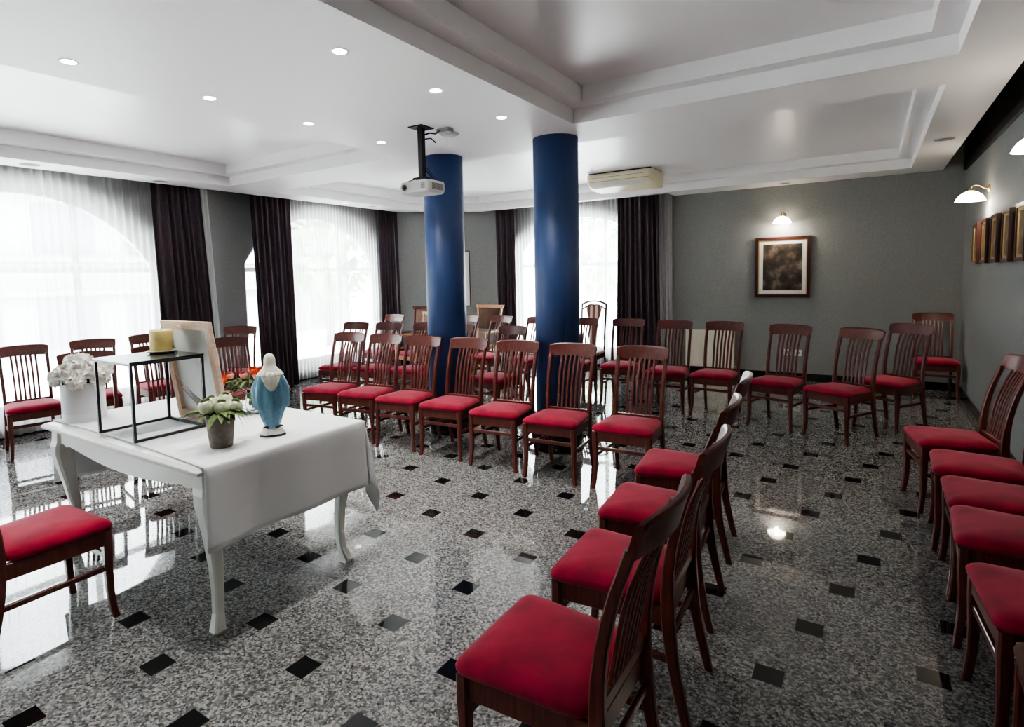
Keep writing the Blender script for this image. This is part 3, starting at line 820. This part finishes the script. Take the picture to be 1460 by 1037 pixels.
def orange_vase():
    t = thing('glass_vase', 'glass vase of orange and salmon flowers with loose greenery behind the leaning frame', 'flowers', (-2.86, 1.945, TS))
    MB().lathe([(.04, 0), (.045, .002), (.05, .05), (.042, .12), (.04, .13), (.037, .13), (.039, .12), (.046, .05), (.04, .008), (.01, .006)], 28).build('vase', 'vase', t)
    R = Vector((.56, .83, 0)); K = Vector((.83, -.56, 0)); rnd = random.Random(9)
    def at(a, b, z): v = R*a+K*b; return Vector((v.x, v.y, z))
    mb = MB()
    heads = [(.045, .03, .235, .026, 'o'), (.07, .0, .250, .020, 'o'), (.10, .03, .205, .018, 'p'), (.02, .04, .215, .022, 'p'), (.085, .05, .225, .016, 'p'), (-.16, 0, .20, .024, 'o'),
             (-.20, .02, .17, .02, 'o'), (-.12, -.02, .22, .02, 'p'), (-.05, .0, .22, .02, 'p'), (.12, .05, .18, .014, 'o'), (.12, .0, .17, .014, 'p'), (0, 0, .24, .02, 'o')]
    for a, b, z, r, c in heads:
        p = at(a, b, z); mb.tube([(0, 0, .02), (p.x*.2, p.y*.2, .12), tuple(p)], .0018, 5)
    mb.build('stems', 'leaf', t)
    for i, (a, b, z, r, c) in enumerate(heads):
        r *= 1.0; m2 = MB(); blossom(m2, at(a, b, z), r, i+60, 4, at(a, .5, .6), .1); m2.ball(at(a, b, z), r*.5, 1)
        m2.build('blossom', 'petal_orange' if c == 'o' else 'petal_pink', t)
    mb = MB()
    for i in range(150):
        a = rnd.uniform(-.2, .17); s = at(a*.5, rnd.uniform(-.03, .03), rnd.uniform(.08, .20))
        leaf(mb, s, at(a*3, rnd.uniform(-.3, .5), rnd.uniform(-.3, .6)), rnd.uniform(.04, .08), .009, .3)
    mb.build('leaves', 'leaf', t)
orange_vase()

def figurine():
    t = thing('robed_figurine', 'small glazed figurine in a blue cloak and cream veil, seen from behind, arms held low', 'figurine', (-2.375, 1.705, TS), math.radians(-121))
    SEG = 56
    hw = [(.040, .032), (.060, .040), (.085, .048), (.11, .054), (.128, .060), (.136, .072), (.145, .0765), (.17, .079), (.20, .080), (.23, .078), (.255, .073), (.28, .064), (.30, .054), (.315, .043), (.327, .030), (.336, .018)]
    rings = []
    for z, w in hw:
        row = []; dp = min(.050, .026+w*.34); f = max(0, min(1, (z-.05)/.05))*max(0, min(1, (.32-z)/.08))
        for i in range(SEG):
            a = 2*PI*i/SEG; fold = 1+f*(.085*math.sin(a*9+z*8)+.045*math.sin(a*15-z*20)+.03*math.sin(a*4+z*60))
            x, y = w*math.cos(a)*fold, dp*math.sin(a)*fold
            drop = .018*abs(math.cos(a))**3 if .13 < z < .17 else 0
            row.append((x, y, z-drop*0))
        rings.append(row)
    MB().loft(rings, smooth=True).build('cloak', 'robe', t)
    # cloak sleeves with draped folds
    for s in (-1, 1):
        MB().loft([[(s*(cx+w*math.cos(a)*.5), cy+w*math.sin(a), cz) for a in [2*PI*i/14 for i in range(14)]] for cx, cy, cz, w in
                   ((.036, 0, .30, .014), (.058, -.004, .265, .020), (.069, -.010, .235, .024), (.074, -.014, .20, .026), (.071, -.014, .165, .022), (.064, -.01, .140, .010))], smooth=True).build('sleeve', 'robe', t)
        mb = MB(); hx, hy, hz = s*.078, -.022, .228
        mb.loft([[(hx+s*dx+rx*math.cos(a), hy+dy+ry*math.sin(a), hz+dz) for a in [2*PI*i/10 for i in range(10)]] for dx, dy, dz, rx, ry in
                 ((-.008, .006, .012, .005, .006), (.0, 0, .004, .006, .0045), (.007, -.004, -.004, .007, .0035), (.010, -.006, -.009, .006, .003))], smooth=True)
        for k in range(4):
            b = Vector((hx+s*(.007+.001*k), hy-.009+.003*k, hz-.010)); mb.tube([b, b+Vector((s*.004, -.001, -.006)), b+Vector((s*.006, -.001, -.012+.001*abs(k-1.5)))], [.0016, .0015, .0010], 6)
        b = Vector((hx+s*.002, hy-.006, hz)); mb.tube([b, b+Vector((s*.006, -.007, -.001)), b+Vector((s*.009, -.009, -.005))], [.0018, .0016, .0011], 6)
        mb.build('hand', 'skin', t)
    # gown seen at the front
    MB().loft([[(w*math.cos(a)*(1+.05*math.sin(a*9)), -.016+d_*math.sin(a)*(1+.05*math.sin(a*9)), z) for a in [2*PI*i/40 for i in range(40)]] for z, w, d_ in
               ((.036, .034, .030), (.06, .034, .032), (.12, .036, .036), (.2, .036, .036), (.28, .032, .030), (.32, .022, .020), (.335, .012, .012))], smooth=True).build('gown', 'plaster', t)
    mb = MB(); mb.ball((0, -.006, .362), .021, 3, (.86, .95, 1.18)); mb.ball((0, -.0265, .360), .0032, 1, (.8, 1.2, 1.5)); mb.build('head', 'skin', t)
    # veil
    rings = []
    for z, w, d_, cy in ((.294, .062, .049, .006), (.308, .052, .043, .007), (.321, .038, .034, .008), (.335, .028, .027, .007), (.35, .0265, .026, .005), (.365, .0265, .026, .004), (.378, .024, .024, .003), (.388, .018, .019, .002), (.394, .010, .011, .001), (.396, .002, .002, 0)):
        rings.append([(w*math.cos(a)*(1+.03*math.sin(a*14)), cy+d_*math.sin(a)*(1+.03*math.sin(a*14)), z) for a in [(-.32+1.64*i/30)*PI for i in range(31)]])
    MB().loft(rings, caps=False, closed=False, smooth=True).build('veil', 'veil', t)
    rows = []
    for z, w in ((.31, .044), (.285, .043), (.265, .036), (.245, .026), (.23, .015), (.222, .004)):
        wd = {.31: .047, .285: .062, .265: .069, .245: .075, .23: .078, .222: .079}[z]; dp = min(.050, .026+wd*.34)
        rows.append([(x, .006+dp*math.sqrt(max(0, 1-(x/wd)**2))*1.03+.0015*math.sin(x*700), z) for x in [w*(-1+2*i/14) for i in range(15)]])
    vt = MB().loft(rows, caps=False, closed=False, smooth=True).build('veil_tail', 'veil', t)
    so = vt.modifiers.new('thickness', 'SOLIDIFY'); so.thickness = .003; so.offset = 0
    MB().loft([[(w*c, d_*s_, z) for c, s_ in ((-1, -.5), (-.6, -1), (.6, -1), (1, -.5), (1, .5), (.6, 1), (-.6, 1), (-1, .5))] for z, w, d_ in ((.008, .056, .042), (.018, .052, .040), (.036, .042, .032), (.042, .036, .028))]).build('pedestal', 'plaster', t)
    MB().loft([[(w*c, w*.75*s_, z) for c, s_ in ((-1, -.5), (-.6, -1), (.6, -1), (1, -.5), (1, .5), (.6, 1), (-.6, 1), (-1, .5))] for z, w in ((0, .0585), (.009, .058))]).build('pedestal_rim', 'blackpaint', t)
    mb = MB()
    mb.tube([(-.045+.01*i, .030+.006*math.sin(i*.9), .046+.004*math.sin(i*1.7)) for i in range(10)], [.003, .005, .006, .006, .006, .006, .006, .006, .005, .003], 8)
    mb.build('coiled_trim', 'blackpaint', t)
figurine()

# ------------------------------------------------------------------ ceiling fittings
SPG = 'recessed ceiling spotlights'
def downlight(x, y, label):
    t = thing('recessed_spotlight', label, 'spotlight', (x, y, ZC), 0, SPG)
    MB().lathe([(.033, -.001), (.042, -.004), (.044, -.0015), (.044, .0)], 28, caps=False).build('trim_ring', 'trimwhite', t)
    MB().lathe([(.0335, -.0015), (.02, -.0025), (.002, -.003)], 28).build('lens', 'lamp', t)
    ld = bpy.data.lights.new('spot_bulb', 'SPOT'); ld.energy = 15; ld.spot_size = 1.7; ld.spot_blend = .7; ld.color = (1, .98, .95); ld.shadow_soft_size = .04
    lo = bpy.data.objects.new('bulb_light', ld); COL.objects.link(lo); lo.parent = t; lo.location = (0, 0, -.012)
for y, w in ((1.35, 'nearest the left edge'), (2.105, 'second'), (2.86, 'third'), (3.61, 'last, nearest the projector')):
    downlight(-3.39, y, 'lit ceiling spotlight in the left row, '+{'second': 'second from the left edge', 'third': 'third from the left edge'}.get(w, w))
for y, w in ((1.34, 'nearest the camera, at the top edge'), (2.08, 'largest one in view'), (2.845, 'above and right of the projector mount'), (3.60, 'last, above the right blue column')):
    downlight(-2.21, y, 'lit ceiling spotlight in the right row, '+w)
def flush_disc(x, y, r, label, m='grille', group='round ceiling speakers'):
    t = thing('ceiling_speaker', label, 'speaker', (x, y, ZC), 0, group)
    MB().lathe([(r, 0), (r, -.004), (r-.008, -.006), (r-.009, -.004)], 36, caps=False).build('rim', 'trimwhite', t)
    MB().lathe([(r-.009, -.004), (.01, -.005)], 36).build('grille', m, t)
flush_disc(-2.78, 3.74, .085, 'round grey ceiling speaker beside the projector mount')
flush_disc(.52, 6.66, .085, 'round grey ceiling speaker near the dark right wall slot')
flush_disc(-6.50, 3.41, .085, 'round grey ceiling speaker above the leftmost dark curtain')
flush_disc(-6.48, 2.20, .085, 'round grey ceiling speaker above the leftmost sheer curtain')
flush_disc(-2.79, 8.38, .075, 'round grey ceiling speaker above the rightmost dark curtain')
flush_disc(-.95, 8.55, .075, 'round grey ceiling speaker above the framed picture lamp')
flush_disc(-6.42, 6.60, .07, 'round grey ceiling speaker above the sheer left of the columns')
t = thing('recessed_spotlight', 'lit warm ceiling spotlight above the sheer curtain left of the columns', 'spotlight', (-6.45, 6.05, ZC), 0, SPG)
MB().lathe([(.044, -.001), (.054, -.004), (.056, 0)], 28, caps=False).build('trim_ring', 'trimwhite', t)
MB().lathe([(.0445, -.0015), (.002, -.003)], 28).build('lens', 'shade', t)

def projector():
    t = thing('projector', 'white video projector hanging from a black ceiling pole before the left blue column', 'projector', (-2.83, 3.45, 0))
    MB().box(-.065, .065, -.075, .075, ZC-.008, ZC).build('ceiling_plate', 'iron', t)
    MB().box(-.020, .020, -.020, .020, 2.245, ZC-.008).build('pole', 'iron', t)
    mb = MB(); mb.box(-.05, .05, -.05, .05, 2.232, 2.245)
    for sx in (-1, 1):
        for sy in (-1, 1): mb.beam((sx*.03, sy*.03, 2.24), (sx*.10, sy*.075, 2.213), .012, .006)
    mb.build('mount_arms', 'iron', t)
    body = MB(); outl = rounded_trap(.142, .142, -.108, .108, .04, 0, 0)
    body.loft([[(x*k, y*k, z) for x, y, _ in outl] for z, k in ((2.122, .90), (2.130, .97), (2.145, 1), (2.195, 1), (2.206, .98), (2.212, .93))], smooth=False)
    bo = body.build('body', 'proj', t)
    mb = MB(); mb.loft([[(-.085+r*math.cos(a), y, 2.168+r*math.sin(a)) for a in [2*PI*i/24 for i in range(24)]] for y, r in ((-.100, .033), (-.118, .033), (-.120, .029), (-.112, .024))], smooth=True)
    mb.build('lens_ring', 'proj', t)
    MB().loft([[(-.085+r*math.cos(a), y, 2.168+r*math.sin(a)) for a in [2*PI*i/24 for i in range(24)]] for y, r in ((-.108, .023), (-.116, .022), (-.119, .010))], smooth=True).build('lens', 'lens', t)
    mb = MB()
    for k in range(6): mb.box(.07, .108, -.1095, -.107, 2.150+k*.007, 2.1535+k*.007)
    for k in range(7): mb.box(.1415, .1435, -.065, .07, 2.145+k*.007, 2.149+k*.007)
    mb.build('vent', 'vent', t)
    mb = MB()
    mb.tube([(.02, 0, 2.56), (.06, .03, 2.575), (.09, .06, 2.57), (.115, .09, 2.60)], .006, 6)
    mb.tube([(.02, 0, 2.53), (.07, .03, 2.535), (.10, .05, 2.50)], .005, 6)
    mb.tube([(.02, .0, 2.34), (.07, .03, 2.27), (.10, .05, 2.215)], .004, 6)
    mb.tube([(0, .02, 2.32), (.05, .06, 2.25), (.05, .09, 2.21)], .006, 6)
    mb.build('cable', 'iron', t)
    MB().box(.06, .17, .11, .18, ZC-.03, ZC).build('cable_box', 'grille', t)
projector()


def air_conditioner():
    x0, x1, y0, y1 = -3.21, -2.33, 7.40, 7.92
    t = thing('air_conditioner', 'cream ceiling air conditioner in the rear ceiling recess, right of the blue columns', 'air conditioner', ((x0+x1)/2, (y0+y1)/2, 0))
    hx, hy = (x1-x0)/2, (y1-y0)/2
    prof = [(-hy+.01, 2.825), (-hy, 2.80), (-hy+.002, 2.755), (-hy+.02, 2.715), (-hy+.06, 2.675), (-hy+.13, 2.650), (-hy+.26, 2.637), (hy-.02, 2.628), (hy, 2.64), (hy, 2.825)]
    rings = []
    for x, k in ((-hx, .93), (-hx+.03, 1), (hx-.03, 1), (hx, .93)):
        rings.append([(x, y*k, 2.73+(z-2.73)*(k*.4+.6) if z < 2.8 else z) for y, z in prof])
    MB().loft(rings).build('casing', 'ac', t)
    MB().box(-hx+.02, hx-.02, -hy+.02, hy-.02, 2.825, Z2).build('mounting_gap', 'ac_dark', t)
    mb = MB(); mb.quad((-hx+.05, -hy+.035, 2.688), (hx-.12, -hy+.035, 2.688), (hx-.12, -hy+.10, 2.652), (-hx+.05, -hy+.10, 2.652)); mb.build('louvre', 'proj', t)
    mb = MB()
    for yy, zz in ((-hy-.0015, 2.772), (-hy+.012, 2.722)): mb.box(-hx+.035, hx-.035, yy, yy+.003, zz, zz+.004)
    mb.build('seam', 'vent', t)
air_conditioner()

# ------------------------------------------------------------------ wall lamps and pictures
def wall_lamp(x, y, z, rot, label, energy=6):
    """local: wall at y=0, room toward -y; z is the height of the wall plate"""
    t = thing('wall_lamp', label, 'wall lamp', (x, y, z), rot, 'brass wall lamps with opal glass shades')
    mb = MB(); mb.loft([[(r*math.cos(a), yy, r*math.sin(a)) for a in [2*PI*i/24 for i in range(24)]] for yy, r in ((0, .036), (-.008, .036), (-.016, .026), (-.024, .012))], smooth=True)
    mb.build('wall_plate', 'brass', t)
    MB().tube([(0, -.02, 0), (0, -.045, .012), (0, -.075, .035), (0, -.105, .042), (0, -.13, .030), (0, -.138, .005)], .006, 8).build('arm', 'brass', t)
    MB().lathe([(.014, .008), (.018, -.004), (.026, -.018)], 20, (0, -.138)).build('gallery', 'brass', t)
    MB().lathe([(.024, -.012), (.055, -.026), (.085, -.050), (.105, -.080), (.112, -.100), (.116, -.104), (.110, -.103), (.100, -.080), (.08, -.054), (.05, -.031), (.01, -.022)], 36, (0, -.138), caps=False).build('shade', 'shade', t)
    MB().ball((0, -.138, -.065), .024, 2).build('bulb', 'lamp', t)
    ld = bpy.data.lights.new('bulb', 'POINT'); ld.energy = energy*.6; ld.color = (1, .90, .76); ld.shadow_soft_size = .03
    lo = bpy.data.objects.new('bulb_light', ld); COL.objects.link(lo); lo.parent = t; lo.location = (0, -.138, -.13)
wall_lamp(-.985, YB, 2.215, 0, 'lit brass wall lamp above the framed picture on the back wall', 4)
wall_lamp(XR, 7.12, 2.20, -PI/2, 'lit brass wall lamp on the right wall, above the farthest small pictures', 4)
wall_lamp(XR, 4.48, 2.23, -PI/2, 'lit brass wall lamp cut by the right edge of the picture', 4)

def framed(name, label, loc, rot, w, h, depth, border, fm, slip, slipm, inner, group=None, mount=0):
    """picture hung flat: local x across, z up, front toward -y"""
    t = thing(name, label, 'picture', loc, rot, group); mb = MB(); W, Hh = w/2, h/2; b = border
    for x0, x1, z0, z1 in ((-W, -W+b, -Hh, Hh), (W-b, W, -Hh, Hh), (-W+b, W-b, -Hh, -Hh+b), (-W+b, W-b, Hh-b, Hh)):
        mb.box(x0, x1, -depth, 0, z0, z1)
    mb.build('frame', fm, t)
    y = -depth*.75
    a, c = W-b, Hh-b; mb = MB()
    for x0, x1, z0, z1 in ((-a, -a+slip, -c, c), (a-slip, a, -c, c), (-a+slip, a-slip, -c, -c+slip), (-a+slip, a-slip, c-slip, c)):
        mb.box(x0, x1, y-.004, y+.003, z0, z1)
    mb.build('slip', slipm, t); a -= slip; c -= slip
    if mount:
        mb = MB()
        for x0, x1, z0, z1 in ((-a, -a+mount, -c, c), (a-mount, a, -c, c), (-a+mount, a-mount, -c, -c+mount), (-a+mount, a-mount, c-mount, c)):
            mb.box(x0, x1, y, y+.004, z0, z1)
        mb.build('mount', 'mat_white', t); a -= mount; c -= mount
    MB().box(-a, a, y+.002, y+.006, -c, c).build('print', inner, t)
    return t
framed('framed_picture', 'mahogany framed dark sepia picture with a white mount on the grey back wall', (-.985, YB, 1.53), 0, .665, .815, .035, .04, 'frame_dark', .012, 'gold', 'print', mount=.045)
words = ['farthest, nearest the room corner', 'second from the room corner', 'third from the room corner', 'fourth from the room corner', 'nearest, cut by the image edge']
for k in range(5):
    framed('small_framed_picture', 'small framed picture on right wall, '+words[k], (XR, 7.55-.528*k, 1.715), -PI/2, .30, .405, .05, .028, 'frame_dark', .022, 'gold', 'icon', 'small framed pictures along the right wall')
dd = (Vector(P2)-Vector(P1)).normalized(); ang = math.atan2(dd.y, dd.x)
framed('framed_print', 'pale print in a thin dark frame on the corner wall, beside the left blue column', (-5.80-dd.x*.33, 8.30-dd.y*.33, 1.465), ang, .66, .97, .03, .018, 'frame_dark', .01, 'mat_white', 'mat_white')

# ------------------------------------------------------------------ radiator, sockets
t = thing('radiator', 'cream panel radiator low on the grey back wall', 'radiator', (-1.90, YB, 0))
mb = MB(); mb.box(-.33, .33, -.09, -.03, .12, .64)
for k in range(16): mb.box(-.32+k*.0405, -.32+k*.0405+.022, -.095, -.09, .14, .62)
mb.build('panel', 'radiator', t)
MB().box(-.33, .33, -.095, -.02, .64, .652).build('top_grille', 'radiator', t)
MB().tube([(.31, -.05, .14), (.36, -.05, .14), (.36, -.05, .0)], .01, 8).build('pipe', 'radiator', t)
for k, (x, w) in enumerate(((-.905, 'left of the pair'), (-.78, 'right of the pair'))):
    t = thing('wall_socket', 'white wall socket low on the back wall, '+w, 'socket', (x, YB, .375), 0, 'wall sockets')
    MB().box(-.042, .042, -.010, 0, -.042, .042).build('faceplate', 'socket', t)
    MB().loft([[(r*math.cos(a), yy, r*math.sin(a)) for a in [2*PI*i/20 for i in range(20)]] for yy, r in ((-.010, .022), (-.012, .022), (-.0105, .018))]).build('socket_well', 'grille', t)

# ------------------------------------------------------------------ outside
struct(MB().box(-40, 14, -20, 40, -.5, -.35).build('ground', 'paving'))
def facade():
    t = thing('apartment_building', 'pale building with rows of windows seen faintly through the left sheer curtain', 'building', (-17, 4, -.35))
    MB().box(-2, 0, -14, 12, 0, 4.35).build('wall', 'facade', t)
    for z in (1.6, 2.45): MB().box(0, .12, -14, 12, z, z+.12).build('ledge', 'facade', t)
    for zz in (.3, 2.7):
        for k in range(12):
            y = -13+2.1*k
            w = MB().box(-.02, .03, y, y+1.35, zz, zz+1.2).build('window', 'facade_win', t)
facade()
def tree(x, y, h, r, label, seed):
    t = thing('leafy_tree', label, 'tree', (x, y, -.35), 0, 'trees outside the windows'); rnd = random.Random(seed)
    MB().tube([(0, 0, 0), (.05, 0, h*.4), (-.05, .05, h*.75)], [.12, .09, .05], 8).build('trunk', 'bark', t)
    mb = MB()
    for i in range(260):
        a, b = rnd.uniform(0, 6.28), rnd.uniform(-1, 1); k = r*rnd.uniform(.4, 1)**.5; c = math.sqrt(1-b*b)
        p = Vector((k*c*math.cos(a), k*c*math.sin(a), h*.7+k*b*.9)); d = Vector((rnd.uniform(-1, 1), rnd.uniform(-1, 1), rnd.uniform(-1, 1)))
        leaf(mb, p, d, .45, .13)
    mb.build('foliage', 'foliage', t)
tree(-12.5, 11.0, 3.6, 1.5, 'green leafy tree showing faintly through the sheer left of the columns', 1)
tree(-6.2, 15.5, 3.6, 1.5, 'green leafy tree showing faintly through the back window sheer', 2)

# ------------------------------------------------------------------ light
w = bpy.data.worlds.new('world'); sc.world = w; w.use_nodes = True
bg = w.node_tree.nodes['Background']; bg.inputs[0].default_value = (.90, .955, 1, 1); bg.inputs[1].default_value = 11.0
sl = bpy.data.lights.new('sun', 'SUN'); sl.energy = 22; sl.angle = .02; sl.color = (1, .97, .93)
so_ = bpy.data.objects.new('sun', sl); COL.objects.link(so_); so_.rotation_euler = Vector((-.50, .42, -1)).to_track_quat('-Z', 'Y').to_euler()
def portal(loc, rot, sx, sy):
    ld = bpy.data.lights.new('window_portal', 'AREA'); ld.shape = 'RECTANGLE'; ld.size = sx; ld.size_y = sy; ld.cycles.is_portal = True
    o = bpy.data.objects.new('window_portal', ld); COL.objects.link(o); o.location = loc; o.rotation_euler = rot
zc = (SILL+2.53)/2; hz = 2.53-SILL
portal((XL-.26, W1C, zc), (0, -PI/2, 0), hz, AW*2); portal((XL-.26, W2C, zc), (0, -PI/2, 0), hz, AW*2)
portal((XL-.26, W0C, zc), (0, -PI/2, 0), hz, AW*2)
portal((W3C, YB+.26, zc), (-PI/2, 0, 0), W3W*2, hz)
sc.view_settings.view_transform = 'AgX'; sc.view_settings.look = 'AgX - Medium High Contrast'; sc.view_settings.exposure = 2.08
sc.cycles.max_bounces = 9; sc.cycles.diffuse_bounces = 5; sc.cycles.glossy_bounces = 4; sc.cycles.transparent_max_bounces = 12
sc.cycles.sample_clamp_indirect = 8; sc.cycles.caustics_reflective = False; sc.cycles.caustics_refractive = False
